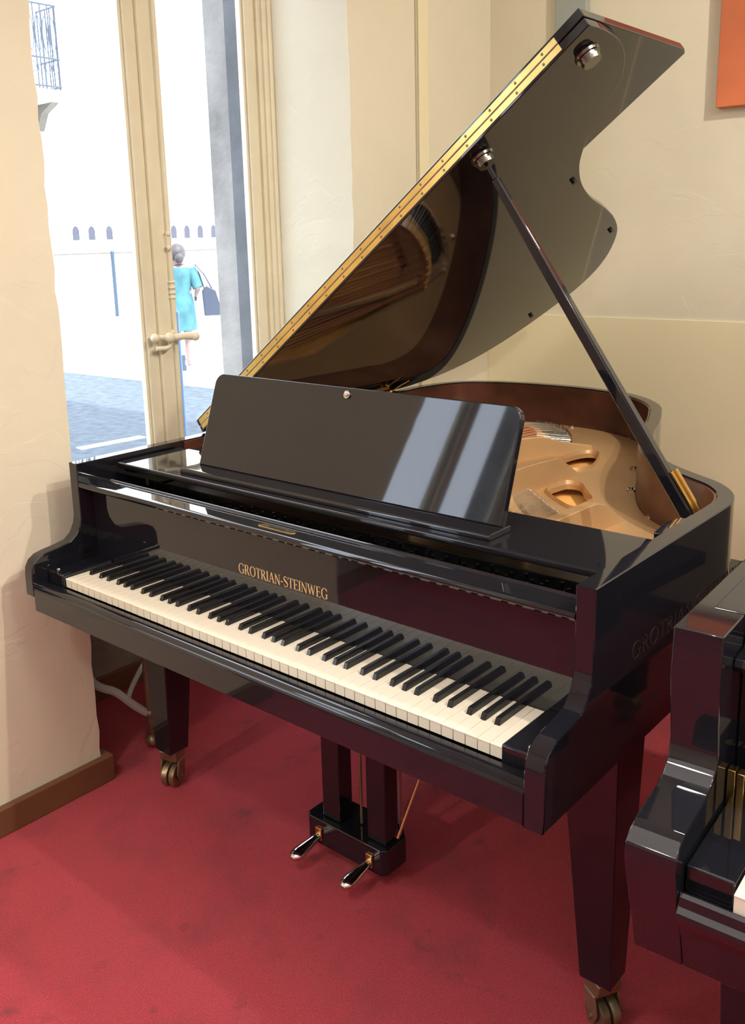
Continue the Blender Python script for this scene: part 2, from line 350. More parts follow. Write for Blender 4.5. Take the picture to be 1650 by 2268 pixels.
# woman walking away
def woman():
    fx, fy = -8.14, 6.83; sc = 1.66
    fwd = Vector((-.79, .61, 0)); side = Vector((.61, .79, 0))           # side = her right
    def P(s, f, h): return Vector((fx, fy, ST))+side*s*sc+fwd*f*sc+Vector((0, 0, h*sc))
    root = empty('person', (fx, fy, ST), 'person in a turquoise dress walking away beyond the window, hair pinned up', 'person')
    J = [('pelvis', (0, 0, .52), .085), ('waist', (0, .0, .62), .068), ('chest', (0, .01, .74), .085), ('neck', (0, .01, .835), .03), ('skull', (0, .02, .92), .052),
         ('lsh', (-.095, .01, .805), .038), ('lel', (-.135, -.02, .65), .026), ('lwr', (-.13, .06, .53), .018), ('lha', (-.13, .09, .49), .016),
         ('rsh', (.095, .01, .805), .038), ('rel', (.145, -.04, .66), .026), ('rwr', (.13, .06, .60), .018), ('rha', (.125, .09, .585), .016),
         ('lhi', (-.05, 0, .49), .06), ('lkn', (-.045, .02, .28), .036), ('lan', (-.03, -.11, .135), .02), ('lto', (-.03, -.15, .05), .018),
         ('rhi', (.05, 0, .49), .06), ('rkn', (.045, .05, .27), .038), ('ran', (.04, .06, .05), .022), ('rto', (.045, .13, .015), .018)]
    E = [('pelvis', 'waist'), ('waist', 'chest'), ('chest', 'neck'), ('neck', 'skull'), ('chest', 'lsh'), ('lsh', 'lel'), ('lel', 'lwr'), ('lwr', 'lha'),
         ('chest', 'rsh'), ('rsh', 'rel'), ('rel', 'rwr'), ('rwr', 'rha'), ('pelvis', 'lhi'), ('lhi', 'lkn'), ('lkn', 'lan'), ('lan', 'lto'),
         ('pelvis', 'rhi'), ('rhi', 'rkn'), ('rkn', 'ran'), ('ran', 'rto')]
    ix = {j[0]: i for i, j in enumerate(J)}
    me = bpy.data.meshes.new('body'); me.from_pydata([P(*j[1]) for j in J], [(ix[a], ix[b]) for a, b in E], [])
    o = link('body', me, 'skin', root, smooth=False); o.modifiers.new('skin', 'SKIN')
    me.skin_vertices  # created by the modifier
    for i, j in enumerate(J): me.skin_vertices[0].data[i].radius = (j[2]*sc, j[2]*sc)
    me.skin_vertices[0].data[0].use_root = True
    ss = o.modifiers.new('sub', 'SUBSURF'); ss.levels = 2; ss.render_levels = 2
    for k, hand in ((-1, (-.13, .09, .49)), (1, (.125, .09, .585))):
        b = BM()
        for q, (ds, ln) in enumerate(((-.008, .04), (-.003, .046), (.003, .044), (.008, .036))):
            a = P(hand[0]+ds, hand[1], hand[2]); tube(b, [a, a+Vector((0, 0, -ln*.6*sc))+fwd*.004, a+Vector((0, 0, -ln*sc))+fwd*.02], [.008, .007, .005], 6)
        a = P(hand[0], hand[1], hand[2]+.012); tube(b, [a, a+fwd*.03+Vector((0, 0, -.02)), a+fwd*.045+Vector((0, 0, -.045))], [.009, .008, .006], 6)
        mk('fingers', b, 'skin', root)
    # dress
    b = BM(); rings = []
    prof = [(.82, .085, .05), (.80, .115, .062), (.76, .115, .07), (.70, .10, .072), (.62, .092, .082), (.56, .108, .088), (.48, .115, .09), (.40, .12, .095), (.33, .125, .10), (.32, .12, .095)]
    for h, rx, ry in prof:
        rings.append([b.verts.new(P(rx*math.cos(2*pi*k/28)*(1+.03*math.sin(k*5)), ry*math.sin(2*pi*k/28), h)) for k in range(28)])
    for r1, r2 in zip(rings, rings[1:]):
        for k in range(28): b.faces.new([r1[k], r1[(k+1) % 28], r2[(k+1) % 28], r2[k]])
    b.faces.new(rings[0]); b.faces.new(rings[-1][::-1])
    for s in (-1, 1): tube(b, [P(s*.09, .01, .80), P(s*.12, 0, .74), P(s*.145, -.02, .655)], [.055*sc*.9, .05*sc*.9, .047*sc*.9], 14)
    mk('dress', b, 'dress', root)
    b = BM(); tube(b, [P(.0, .0, .60)+Vector((0, 0, .0)) + side*(.088*sc*math.cos(t*pi/12)) + fwd*(.07*sc*math.sin(t*pi/12)) for t in range(25)], .010, 8); mk('belt', b, 'bag', root)
    b = BM(); ball(b, P(0, .015, .935), .066*sc, (1, 1.02, 1.12), 20); ball(b, P(.012, -.045, .895), .038*sc, (1.1, .9, 1.1), 14); mk('hair', b, 'hair', root)
    b = BM()
    poly = [(-.024, -.075), (.022, -.075), (.026, -.04), (.018, 0), (.03, .05), (.026, .085), (0, .10), (-.026, .085), (-.03, .05), (-.018, 0), (-.026, -.04)]
    c0 = P(-.015, -.19, .075)
    prism(b, poly, lambda p: c0+side*p[0]*sc*.95+Vector((0, 0, -p[1]*sc*.85)), lambda p: c0+side*p[0]*sc*.9+Vector((0, 0, -p[1]*sc*.8))+fwd*.03)
    mk('shoe', b, 'shoe', root)
    b = BM(); c1 = P(.04, .09, .0)
    prism(b, [(x*.9, y) for x, y in poly], lambda p: c1+side*p[0]*sc+fwd*p[1]*sc, lambda p: c1+side*p[0]*sc+fwd*p[1]*sc+Vector((0, 0, .03)))
    mk('shoe', b, 'stripe', root)
    bag = empty('handbag', P(.19, -.0, .43)-Vector((0, 0, 0)), 'navy handbag hanging from the right shoulder of the person outside', 'bag')
    b = BM()
    prism(b, [(-.05, 0), (.07, .0), (.095, .03), (.05, .20), (-.02, .24), (-.06, .20)], lambda p: P(.235+p[0], -.045, .43+p[1]), lambda p: P(.235+p[0], .035, .43+p[1])); mk('pouch', b, 'bag', bag, bevel=.01)
    b = BM()
    for f in (-.035, .025): tube(b, [P(.195, f, .65), P(.165, f*.6, .76), P(.13, f*.3, .845), P(.20, f*.6, .76), P(.26, f, .64)], .010, 6)
    mk('strap', b, 'bag', bag)
woman()

# ------------------------------------------------------------------ serif capitals
def glyphs():
    G = {}
    def stem(x, w=.15, y0=0, y1=1): return [(x-w/2, y0), (x+w/2, y0), (x+w/2, y1), (x-w/2, y1)]
    def ser(x, y, w=.34, h=.045): return [(x-w/2, y), (x+w/2, y), (x+w/2, y+h), (x-w/2, y+h)]
    def bar(x0, x1, y, h=.05): return [(x0, y), (x1, y), (x1, y+h), (x0, y+h)]
    def stroke(p, q, w): return [(p[0]-w/2, p[1]), (p[0]+w/2, p[1]), (q[0]+w/2, q[1]), (q[0]-w/2, q[1])]
    def arc(cx, cy, rx, ry, a0, a1, thick, thin, n=20):
        Q = []
        for i in range(n):
            def pt(a, inn):
                c, s = math.cos(a), math.sin(a)
                if inn: return (cx+(rx-thick)*c, cy+(ry-thin)*s)
                return (cx+rx*c, cy+ry*s)
            a, b = a0+(a1-a0)*i/n, a0+(a1-a0)*(i+1)/n
            Q.append([pt(a, 0), pt(b, 0), pt(b, 1), pt(a, 1)])
        return Q
    G['I'] = (.38, [stem(.19), ser(.19, 0), ser(.19, .955)])
    G['T'] = (.74, [stem(.37), ser(.37, 0), bar(.03, .71, .95), stroke((.05, .80), (.045, .98), .04), stroke((.69, .80), (.695, .98), .04)])
    G['E'] = (.68, [stem(.17), bar(.02, .60, 0), bar(.02, .58, .95), bar(.2, .46, .49), stroke((.61, .0), (.62, .2), .04), stroke((.57, 1), (.57, .82), .04), stroke((.46, .40), (.46, .62), .035)])
    G['R'] = (.80, [stem(.18), ser(.18, 0), bar(.02, .40, .95), bar(.2, .40, .49)]+arc(.38, .745, .25, .255, -pi/2, pi/2, .13, .05)+[stroke((.68, .03), (.40, .50), .16), bar(.58, .82, 0)])
    G['A'] = (.84, [stroke((.12, .02), (.40, 1), .055), stroke((.70, .02), (.42, 1), .15), bar(.22, .62, .33, .045), ser(.12, 0, .26), ser(.70, 0, .32)])
    G['N'] = (.88, [stroke((.15, 0), (.15, .97), .055), stroke((.73, .03), (.73, 1), .055), stroke((.72, 0), (.14, 1), .15), ser(.15, 0, .26), ser(.10, .955, .22), ser(.73, .955, .28)])
    G['W'] = (1.16, [stroke((.36, 0), (.12, 1), .14), stroke((.36, 0), (.60, 1), .055), stroke((.80, 0), (.56, 1), .14), stroke((.80, 0), (1.04, 1), .055), ser(.12, .955, .28), ser(.56, .955, .24), ser(1.04, .955, .24)])
    G['O'] = (.96, arc(.48, .5, .44, .52, 0, 2*pi, .14, .05, 36))
    G['G'] = (.92, arc(.48, .5, .44, .52, pi*.22, pi*1.72, .14, .05, 32)+[stem(.75, .14, .04, .44), ser(.75, .42, .30), stroke((.79, .72), (.78, .95), .04)])
    cl = [(.60, .74), (.54, .93), (.34, .99), (.16, .90), (.13, .72), (.30, .56), (.48, .45), (.60, .30), (.55, .10), (.34, .01), (.14, .06), (.07, .26)]
    wd = [.03, .045, .05, .08, .13, .15, .15, .13, .08, .05, .045, .03]
    P = cr(cl, 4); Q = []
    for i in range(len(P)-1):
        def e(k):
            t = (P[min(k+1, len(P)-1)]-P[max(k-1, 0)]).normalized(); f = k/4; w = wd[min(int(f), 11)]*(1-f % 1)+wd[min(int(f)+1, 11)]*(f % 1)
            return (P[k]+Vector((-t.y, t.x))*w/2, P[k]-Vector((-t.y, t.x))*w/2)
        a, b = e(i), e(i+1); Q.append([tuple(a[0]), tuple(b[0]), tuple(b[1]), tuple(a[1])])
    G['S'] = (.70, Q)
    G['-'] = (.40, [bar(.06, .34, .36, .09)])
    return G
GL = glyphs()
def text_width(t): return sum(GL[c][0] for c in t)
def lettering(bm, t, o, ux, uz, un, height, width, depth=.0006):
    """write t from point o along unit ux, up uz, raised along un"""
    o, ux, uz, un = map(Vector, (o, ux, uz, un)); kx = width/text_width(t); x = 0
    for c in t:
        w, polys = GL[c]
        for p in polys:
            a = [bm.verts.new(o+ux*(x+q[0])*kx+uz*q[1]*height) for q in p]; b = [bm.verts.new(v.co+un*depth) for v in a]; n = len(p)
            try:
                bm.faces.new(a[::-1]); bm.faces.new(b)
                for i in range(n): bm.faces.new([a[i], a[(i+1) % n], b[(i+1) % n], b[i]])
            except ValueError: pass
        x += w

# ------------------------------------------------------------------ the grand piano
KW = .0235
ARM = [(.099, .252), (.0985, .118), (.094, .098), (.082, .076), (.064, .062), (.034, .0565), (.0, .0525), (-.02, .048), (-.036, .038), (-.0455, .022), (-.048, .0)]
XR, XL, TI, HT, ZB = 1.322, -.100, .034, .252, -.085
RIM = cr([(1.322, .56), (1.322, .62), (1.320, .67), (1.308, .72), (1.285, .765), (1.245, .81), (1.186, .85), (1.125, .892), (1.062, .95), (1.008, 1.03), (.957, 1.135), (.913, 1.24), (.868, 1.38),
          (.822, 1.50), (.775, 1.60), (.70, 1.69), (.61, 1.755), (.50, 1.795), (.36, 1.81), (.21, 1.80), (.08, 1.765), (-.02, 1.705), (-.075, 1.62), (-.100, 1.50), (-.100, 1.40)], 5)
RIM_IN = offset(RIM, TI)
piano = empty('grand_piano', (.611, .75, -Z0), 'large black polished grand piano with raised lid standing in the middle of the red carpet', 'piano')

def shell(bm, path, inner, z0, z1, ch=.002):
    """wall following a path with softened top edges"""
    top_o = offset(path, ch); top_i = offset(inner, -ch); R = []
    for po, pt, qt, pi_ in zip(path, top_o, top_i, inner):
        R.append([bm.verts.new(v) for v in ((po[0], po[1], z0), (po[0], po[1], z1-ch), (pt[0], pt[1], z1), (qt[0], qt[1], z1), (pi_[0], pi_[1], z1-ch), (pi_[0], pi_[1], z0))])
    for a, b in zip(R, R[1:]):
        for k in range(6): bm.faces.new([a[k], a[(k+1) % 6], b[(k+1) % 6], b[k]])
    bm.faces.new(R[0]); bm.faces.new(R[-1][::-1])
def panel_arm(bm, x0, x1, yend, zbot, zfront):
    """side panel with the arm profile; soft outline everywhere but the joint"""
    prof = [(yend, HT), *ARM, (-.048, zfront)]
    prof += [(-.048, zbot), (yend, zbot)] if zfront == zbot else [(.02, zfront), (.02, zbot), (yend, zbot)]
    ch = .002; n = len(prof)
    C = []
    for i, p in enumerate(prof):            # inset outline for the chamfer
        a, b = Vector(prof[i-1]), Vector(prof[(i+1) % n]); v = Vector(p); t1 = (v-a).normalized(); t2 = (b-v).normalized()
        nn = (Vector((-t1.y, t1.x))+Vector((-t2.y, t2.x))).normalized()
        if p[0] == yend: nn = Vector((0, -1 if p[1] > 0 else 1))
        C.append(v+nn*ch)
    # orientation: outline runs front-downwards, interior lies on the left side
    A = [bm.verts.new((x0, c.x, c.y)) for c in C]; B = [bm.verts.new((x0+ch, p[0], p[1])) for p in prof]
    D = [bm.verts.new((x1-ch, p[0], p[1])) for p in prof]; E_ = [bm.verts.new((x1, c.x, c.y)) for c in C]
    bm.faces.new(A); bm.faces.new(E_[::-1])
    for P, Q in ((A, B), (B, D), (D, E_)):
        for i in range(n): bm.faces.new([P[i], P[(i+1) % n], Q[(i+1) % n], Q[i]])
bm = BM()
shell(bm, RIM, RIM_IN, ZB, HT)
panel_arm(bm, XR-TI, XR, .56, ZB, ZB)
panel_arm(bm, XL, XL+TI, .30, ZB, -.048)
shell(bm, [Vector((XL, y)) for y in (1.40, .9, .30)], [Vector((XL+TI, y)) for y in (1.40, .9, .30)], ZB, HT)
rim = mk('rim', bm, 'black', piano)
bm = BM(); liner_o = offset(RIM_IN, -.001); liner_i = offset(RIM_IN, .005)
shell(bm, liner_o, liner_i, ZB, HT-.004, .001)
box(bm, XR-TI-.005, XR-TI+.001, .43, .561, .05, HT-.004); box(bm, XL+TI-.001, XL+TI+.005, .43, 1.401, .05, HT-.004)
mk('inner_veneer', bm, 'veneer', piano)

# keybed and keyslip
bm = BM()
prism_x(bm, [(-.0475, -.083), (-.0475, -.034), (-.046, -.029), (-.0425, -.0265), (-.038, -.0262), (-.0365, -.0245), (-.034, -.0215), (-.029, -.0195), (-.022, -.0185), (-.010, -.0195), (-.007, -.022), (-.007, -.04), (.30, -.04), (.30, -.083)], XL+TI+.0005, XR-TI-.0005)
mk('keybed', bm, 'black', piano, bevel=.001)
bm = BM(); box(bm, -.062, .012, -.035, .05, -.093, -.083); mk('keybed_cleat', bm, 'black', piano, bevel=.003)
bm = BM(); box(bm, -.05, 1.27, .06, 1.2, -.082, -.05); mk('underside_beam', bm, 'satin', piano)
for x0, x1, nm in ((XL+TI+.001, -.0015, 0), (52*KW+.0015, XR-TI-.001, 1)):
    bm = BM(); box(bm, x0, x1, -.006, .137, -.05, .009); kb = mk('key_block', bm, 'black', piano, bevel=.003)
    bm = BM(); xs = x0+.02 if nm == 0 else x1-.02
    tube(bm, [(xs, .012, .0085), (xs, .012, .0115)], .006, 14); ball(bm, (xs, .012, .0115), .0055, (1, 1, .35)); mk('block_screw', bm, 'chrome', kb)
# white keys
bm = BM(); w = KW-.0009
prism_x(bm, [(0, -.001), (.0006, 0), (.139, 0), (.139, -.022), (.0012, -.022), (.0012, -.003), (0, -.0026)], -w/2, w/2)
k0 = mk("white_key", bm, "ivory", piano, loc=(0, 0, 0))
bv = k0.modifiers.new('bevel', 'BEVEL'); bv.width = .0005; bv.segments = 1; k0.modifiers.move(1, 0)
def place_part(o, dx, dy=0, dz=0): o.location = Vector(o.location)+Vector((dx, dy, dz))
for i in range(52):
    o = k0 if i == 0 else k0.copy()
    if i: COL.objects.link(o); o.parent = piano
    o.location = (KW*(i+.5)-.611, random.uniform(-.0002, .0002)-.75, random.uniform(-.0002, .0001)+Z0)
# black keys
bm = BM(); a = [(-.0058, .050, -.004), (.0058, .050, -.004), (.0058, .140, -.004), (-.0058, .140, -.004)]; b = [(-.0043, .0555, .0115), (.0043, .0555, .0115), (.0043, .140, .0115), (-.0043, .140, .0115)]
va = [bm.verts.new(p) for p in a]; vb = [bm.verts.new(p) for p in b]; bm.faces.new(va[::-1]); bm.faces.new(vb)
for i in range(4): bm.faces.new([va[i], va[(i+1) % 4], vb[(i+1) % 4], vb[i]])
b0 = mk('black_key', bm, 'ebony', piano, loc=(0, 0, 0)); bv = b0.modifiers.new('bevel', 'BEVEL'); bv.width = .0014; bv.segments = 2; b0.modifiers.move(1, 0)
names = ['ABCDEFG'[i % 7] for i in range(52)]; off = {'A': .0035, 'C': -.0035, 'D': .0035, 'F': -.0042, 'G': 0}; first = True
for i, n in enumerate(names):
    if n in off and i < 51:
        o = b0 if first else b0.copy()
        if not first: COL.objects.link(o); o.parent = piano
        first = False; o.location = (KW*(i+1)+off[n]-.611, -.75, Z0)
bm = BM(); box(bm, 0, 52*KW, .1375, .1385, -.02, .004); mk('name_felt', bm, 'felt_and_patch', piano)
# fallboard
bm = BM()
FB = [(.139, .0015), (.1375, .004), (.1375, .186), (.130, .187), (.112, .188), (.103, .190), (.099, .195), (.0985, .200), (.101, .2045), (.107, .2065), (.150, .2065), (.1525, .209), (.156, .2105), (.160, .209), (.161, .206), (.161, .197), (.186, .195), (.190, .19), (.190, .178), (.152, .172), (.152, .0015)]
prism_x(bm, FB, XL+TI+.001, XR-TI-.001); mk('fallboard', bm, 'black', piano)
bm = BM(); lettering(bm, 'GROTRIAN-STEINWEG', (.4695, .1375, .079), (1, 0, 0), (0, 0, 1), (0, -1, 0), .0225, .262); mk('brand_lettering', bm, 'letter', piano, smooth=False)
bm = BM()
pl = [(math.cos(t*pi/8)*.012+(.040 if math.cos(t*pi/8) > 0 else -.040), math.sin(t*pi/8)*.0085) for t in range(16)]
prism_z(bm, [(.611+x, .123+y) for x, y in pl], .2065, .2078); lp = mk('lock_plate', bm, 'brass', piano, bevel=.0004); lp['label'] = 'rounded brass lock plate'
bm = BM(); box(bm, .588, .634, .121, .125, .2078, .2083); mk('lock_slot', bm, 'satin', lp)
bm = BM(); box(bm, XL+TI, XL+TI+.002, .085, .118, .026, .046); box(bm, XL+TI+.002, XL+TI+.0028, .089, .114, .030, .042); mk('pivot_plate', bm, 'satin', piano, bevel=.0008)
# music shelf, tray, desk
bm = BM(); box(bm, XL+TI+.012, XR-TI-.012, .205, .412, .224, .238); mk('music_shelf', bm, 'black', piano, bevel=.003)
bm = BM()
bm.free()
for x0, x1 in ((XL+TI+.0, XL+TI+.022), (XR-TI-.022, XR-TI)):
    bm = BM(); box(bm, x0, x1, .25, .53, .200, .2235); mk('shelf_rail', bm, 'black', piano, bevel=.003)
bm = BM(); prism_z(bm, [(XR-TI-.022, .43), (XR-TI-.03, .50), (XR-TI-.02, .54), (XR-TI, .545), (XR-TI, .43)], .222, .246)
mk('shelf_stop', bm, 'black', piano, bevel=.003)
tray = None
bm = BM(); prism_x(bm, [(.228, .238), (.228, .2455), (.231, .249), (.236, .250), (.300, .250), (.300, .238)], .172, 1.048); tray = mk('music_tray', bm, 'black', piano, bevel=.0015)
dk = BM(); a0 = Vector((0, .279, .2505)); a1 = Vector((0, .352, .464)); up = (a1-a0).normalized(); Hh = (a1-a0).length; nd = Vector((0, -up.z, up.y))
def rrect(w0, w1, h, r, n=7):
    P = [(w0, 0), (w1, 0)]
    for cx, cy, s in ((w1-r, h-r, 0), (w0+r, h-r, pi/2)): P += [(cx+r*math.cos(s+k*pi/2/n), cy+r*math.sin(s+k*pi/2/n)) for k in range(n+1)]
    return P
DX0, DX1 = .183, 1.040
prism(dk, rrect(DX0, DX1, Hh, .026), lambda p: Vector((p[0], 0, 0))+a0+up*p[1], lambda p: Vector((p[0], 0, 0))+a0+up*p[1]-nd*.017)
desk = mk('music_desk', dk, 'black', piano, bevel=.0025, seg=3)
bm = BM(); c = Vector((.612, 0, 0))+a0+up*(Hh*.93); tube(bm, [c, c+nd*.004], .0085, 18); ball(bm, c+nd*.004, .0075, (1, .4, 1)); mk('desk_button', bm, 'chrome', desk)
bm = BM()
bm.free()
for xx in (.33, .89):
    bm = BM(); tube(bm, [Vector((xx, 0, 0))+a0+up*.14-nd*.017, (xx, .40, .244)], .006, 8); mk('desk_stay', bm, 'satin', desk)

# iron plate and soundboard
PZ = .115
inner = [(p.x, p.y) for p in offset(RIM_IN, .006)]
outer = [(XR-TI-.007, .20)]+[p for p in inner if p[1] > .5]+[(XL+TI+.007, .20)]
hole1 = cr([(.604, 1.30), (.606, 1.378), (.623, 1.425), (.648, 1.43), (.664, 1.415), (.686, 1.358), (.715, 1.264), (.688, 1.204), (.640, 1.25)], 4, True)
hole2 = cr([(.745, .975), (.745, 1.049), (.753, 1.07), (.773, 1.074), (.795, 1.063), (.826, 1.019), (.872, .965), (.880, .928), (.875, .868), (.82, .90)], 4, True)
hole3 = [(.285, 1.62), (.30, 1.70), (.34, 1.715), (.42, 1.66), (.50, 1.56), (.535, 1.46), (.50, 1.43), (.46, 1.50), (.40, 1.59), (.33, 1.64)]
hole4 = [(-.02, .62), (.30, .62), (.40, .95), (.47, 1.22), (.44, 1.40), (.30, 1.52), (.16, 1.45), (.02, 1.1)]
hole5 = [(.42, .62), (.64, .62), (.64, .90), (.575, 1.14), (.52, 1.14), (.46, .95)]
hole6 = [(.745, .62), (.90, .62), (.90, .68), (.79, .79), (.745, .84)]
hole7 = cr([(1.10, .68), (1.15, .69), (1.19, .66), (1.17, .60), (1.11, .60)], 4, True)
plate = filled('iron_plate', outer, [[(p.x, p.y) for p in hole1], [(p.x, p.y) for p in hole2], hole3, hole4, hole5, hole6, [(p.x, p.y) for p in hole7]], PZ-.014, PZ, 'gold', piano, bevel=.003)
bm = BM(); prism_z(bm, outer, .06, .080); mk('soundboard', bm, 'soundboard', piano)
def strut(pts, w, top):
    """raised strut along pts [(x,y)], top [(t,z)] heights with sloping ends"""
    b = BM(); R = []
    for (x, y), z in zip(pts, top):
        R.append([b.verts.new(v) for v in ((x-w, y, PZ-.01), (x-w*.55, y, z), (x+w*.25, y, z), (x+w*.55, y, PZ-.01))])
    for p, q in zip(R, R[1:]):
        for k in range(4): b.faces.new([p[k], p[(k+1) % 4], q[(k+1) % 4], q[k]])
    b.faces.new(R[0]); b.faces.new(R[-1][::-1]); return mk('plate_strut', b, 'gold', plate, bevel=.003)
strut([(.985, .44), (.987, .6), (.988, .70), (.990, .745), (.993, .78), (.998, .805), (1.002, .835), (1.008, .868)], .035, [.183, .182, .180, .178, .169, .153, .126, .108])
strut([(.692, .44), (.693, .7), (.696, .92), (.70, 1.04), (.702, 1.087), (.704, 1.111), (.708, 1.143), (.714, 1.175), (.722, 1.205)], .036, [.19, .188, .186, .181, .177, .166, .146, .123, .108])
strut([(.40, .60), (.44, .95), (.477, 1.20), (.497, 1.27), (.522, 1.32), (.54, 1.356), (.56, 1.40), (.58, 1.44), (.602, 1.485)], .03, [.175, .176, .178, .177, .175, .162, .148, .138, .128])
strut([(.10, .50), (.16, .95), (.22, 1.4), (.25, 1.55), (.27, 1.60)], .022, [.15, .15, .15, .14, .11])
def lip(poly, h=.010, w=.010):
    b = BM(); P = [Vector((p[0], p[1])) for p in poly]; n = len(P); c = sum(P, Vector((0, 0)))/n
    O = [p+(p-c).normalized()*w for p in P]
    for i in range(n):
        a, d, e, f = P[i], P[(i+1) % n], O[(i+1) % n], O[i]
        v = [b.verts.new(q) for q in ((a.x, a.y, PZ-.001), (d.x, d.y, PZ-.001), ((d+e).x/2, (d+e).y/2, PZ+h), ((a+f).x/2, (a+f).y/2, PZ+h), (f.x, f.y, PZ-.001), (e.x, e.y, PZ-.001))]
        b.faces.new([v[0], v[1], v[2], v[3]]); b.faces.new([v[3], v[2], v[5], v[4]])
    bmesh.ops.remove_doubles(b, verts=b.verts[:], dist=.0003)
    return mk('hole_lip', b, 'gold', plate)
lip(hole1); lip(hole2); lip(hole7, .006)
bm = BM(); tube(bm, [(.90, .43, PZ+.004), (.9, .5, PZ+.004)], .004, 8)
bm.free()
for (x, y) in ((.640, 1.70), (.825, 1.314), (.918, 1.097), (1.055, .909), (.40, 1.745), (1.20, .80)):
    bm = BM(); tube(bm, [(x, y, PZ), (x, y, PZ+.006)], .011, 6); ball(bm, (x, y, PZ+.008), .007, (1, 1, .6), 10); mk('plate_screw', bm, 'chrome', plate)
for poly in (hole3, hole6):  # dark patches added to cover the soundboard under two openings
    cx_, cy_ = sum(p[0] for p in poly)/len(poly), sum(p[1] for p in poly)/len(poly)
    bm = BM(); prism_z(bm, [(cx_+(p[0]-cx_)*1.15, cy_+(p[1]-cy_)*1.15) for p in poly], .081, .088); mk('dark_patch', bm, 'felt_and_patch', piano)
# bridges
bm = BM(); BR = cr([(.22, 1.60), (.30, 1.60), (.38, 1.53), (.435, 1.44), (.455, 1.36)], 5)
shell(bm, BR, offset(BR, .028), .065, .132); mk('bridge', bm, 'soundboard', piano); bm = BM()
shell(bm, cr([(.50, 1.1), (.60, .98), (.72, .80), (.86, .66)], 4), offset(cr([(.50, 1.1), (.60, .98), (.72, .80), (.86, .66)], 4), .025), .065, .126)
mk('bridge', bm, 'soundboard', piano)
# pin block with tuning pins seen through the slot under the shelf
bm = BM(); box(bm, XL+TI+.01, XR-TI-.01, .192, .44, .10, .150); mk('pin_block', bm, 'satin', piano, bevel=.002)
bm = BM(); box(bm, XL+TI+.01, XR-TI-.01, .300, .306, .150, .17); mk('agraffe_rail', bm, 'satin', piano, bevel=.001)
bm = BM(); tube(bm, [(0, 0, 0), (0, 0, .030)], .0034, 8); tube(bm, [(0, 0, .004), (0, 0, .014)], .0048, 8)
tp = mk('tuning_pin', bm, 'darknickel', piano, loc=(0, 0, 0))
for i in range(100):
    x = .02+1.18*(i % 50)/49; y = .215+(.028 if i >= 50 else 0)+.010*(i % 3)
    o = tp if i == 0 else tp.copy()
    if i: COL.objects.link(o); o.parent = piano
    o.location = (x-.611, y-.75, .150+Z0)
# strings
def string(name, a, b, r, m):
    q = BM(); tube(q, [a, b], r, 5); return mk(name, q, m, piano)
arcH = cr([(.275, 1.725), (.33, 1.72), (.40, 1.68), (.47, 1.60), (.53, 1.50), (.555, 1.43)], 10)
brB = cr([(.225, 1.60), (.30, 1.605), (.375, 1.54), (.43, 1.45), (.455, 1.37)], 10)
for i in range(30):
    t = i/29; pb = brB[int(t*(len(brB)-1))]; ph = arcH[int(t*(len(arcH)-1))]; x0 = -.02+.42*t
    string('bass_string', (x0, .45, .160), (pb.x, pb.y, .137), .0024 if i < 22 else .0018, 'copper')
    string('bass_string_tail', (pb.x, pb.y, .137), (ph.x, ph.y, PZ+.008), .0009, 'steel')
hp = BM(); tube(hp, [(0, 0, 0), (0, 0, .017)], .0022, 6); h0 = mk('hitch_pin', hp, 'chrome', plate, loc=(0, 0, 0)); first = True
tr = cr([(.52, 1.17), (.60, 1.05), (.688, .948), (.735, .909), (.786, .865), (.83, .825), (.878, .787), (.93, .735)], 8)
hps = [arcH[int(t/39*(len(arcH)-1))] for t in range(40)]+[tr[int(t/43*(len(tr)-1))] for t in range(44)]
for p in hps:
    o = h0 if first else h0.copy()
    if not first: COL.objects.link(o); o.parent = plate
    first = False; o.location = (p.x-.611, p.y-.75, PZ+Z0)
for i in range(60):
    t = i/59; p = tr[int(t*(len(tr)-1))]; string('treble_string', (.48+.46*t, .45, .150), (p.x+.002, p.y-.002, PZ+.012), .0008, 'steel')

# lid (raised about the long hinge)
LA = math.atan2(.60572, .79567); LD = Vector((math.cos(LA), 0, math.sin(LA))); LN = Vector((-math.sin(LA), 0, math.cos(LA))); LO = Vector((-.100, 0, .2535))
def L(s, y, n): return LO+LD*s+Vector((0, y, 0))+LN*n
LC = cr([(1.461, .525), (1.461, .59), (1.452, .66), (1.434, .716), (1.410, .759), (1.368, .812), (1.296, .859), (1.226, .903), (1.162, .964), (1.112, 1.027), (1.057, 1.126), (1.008, 1.254), (.968, 1.40), (.925, 1.531), (.864, 1.655), (.776, 1.762),
         (.69, 1.832), (.61, 1.868), (.52, 1.880), (.42, 1.866), (.30, 1.835), (.19, 1.78), (.11, 1.71), (.05, 1.61), (.012, 1.48), (0, 1.38)], 5)
bm = BM(); prism(bm, [(p.x, p.y) for p in LC]+[(0, .525)], lambda p: L(p[0], p[1], 0), lambda p: L(p[0], p[1], .0185)); lid = mk('lid', bm, 'black', piano, bevel=.0018, seg=2)
bm = BM(); prism(bm, [(0, .525), (1.463, .525), (1.463, .985), (1.455, 1.003), (0, 1.003)], lambda p: L(p[0], p[1], .0205), lambda p: L(p[0], p[1], .040)); mk('lid_flap', bm, 'black', piano, bevel=.0018)
hg = BM()
for n0, n1 in ((.0055, .0182), (.0218, .0345)):
    prism(hg, [(.012, n0), (1.398, n0), (1.398, n1), (.012, n1)], lambda p: L(p[0], .5238, p[1]), lambda p: L(p[0], .5252, p[1]))
hinge = mk('flap_hinge', hg, 'brass', lid, smooth=False); hinge['label'] = 'long brass piano hinge'
bm = BM(); tube(bm, [L(.012, .5245, .020), L(1.398, .5245, .020)], .0016, 8); mk('hinge_knuckle', bm, 'oldbrass', lid)
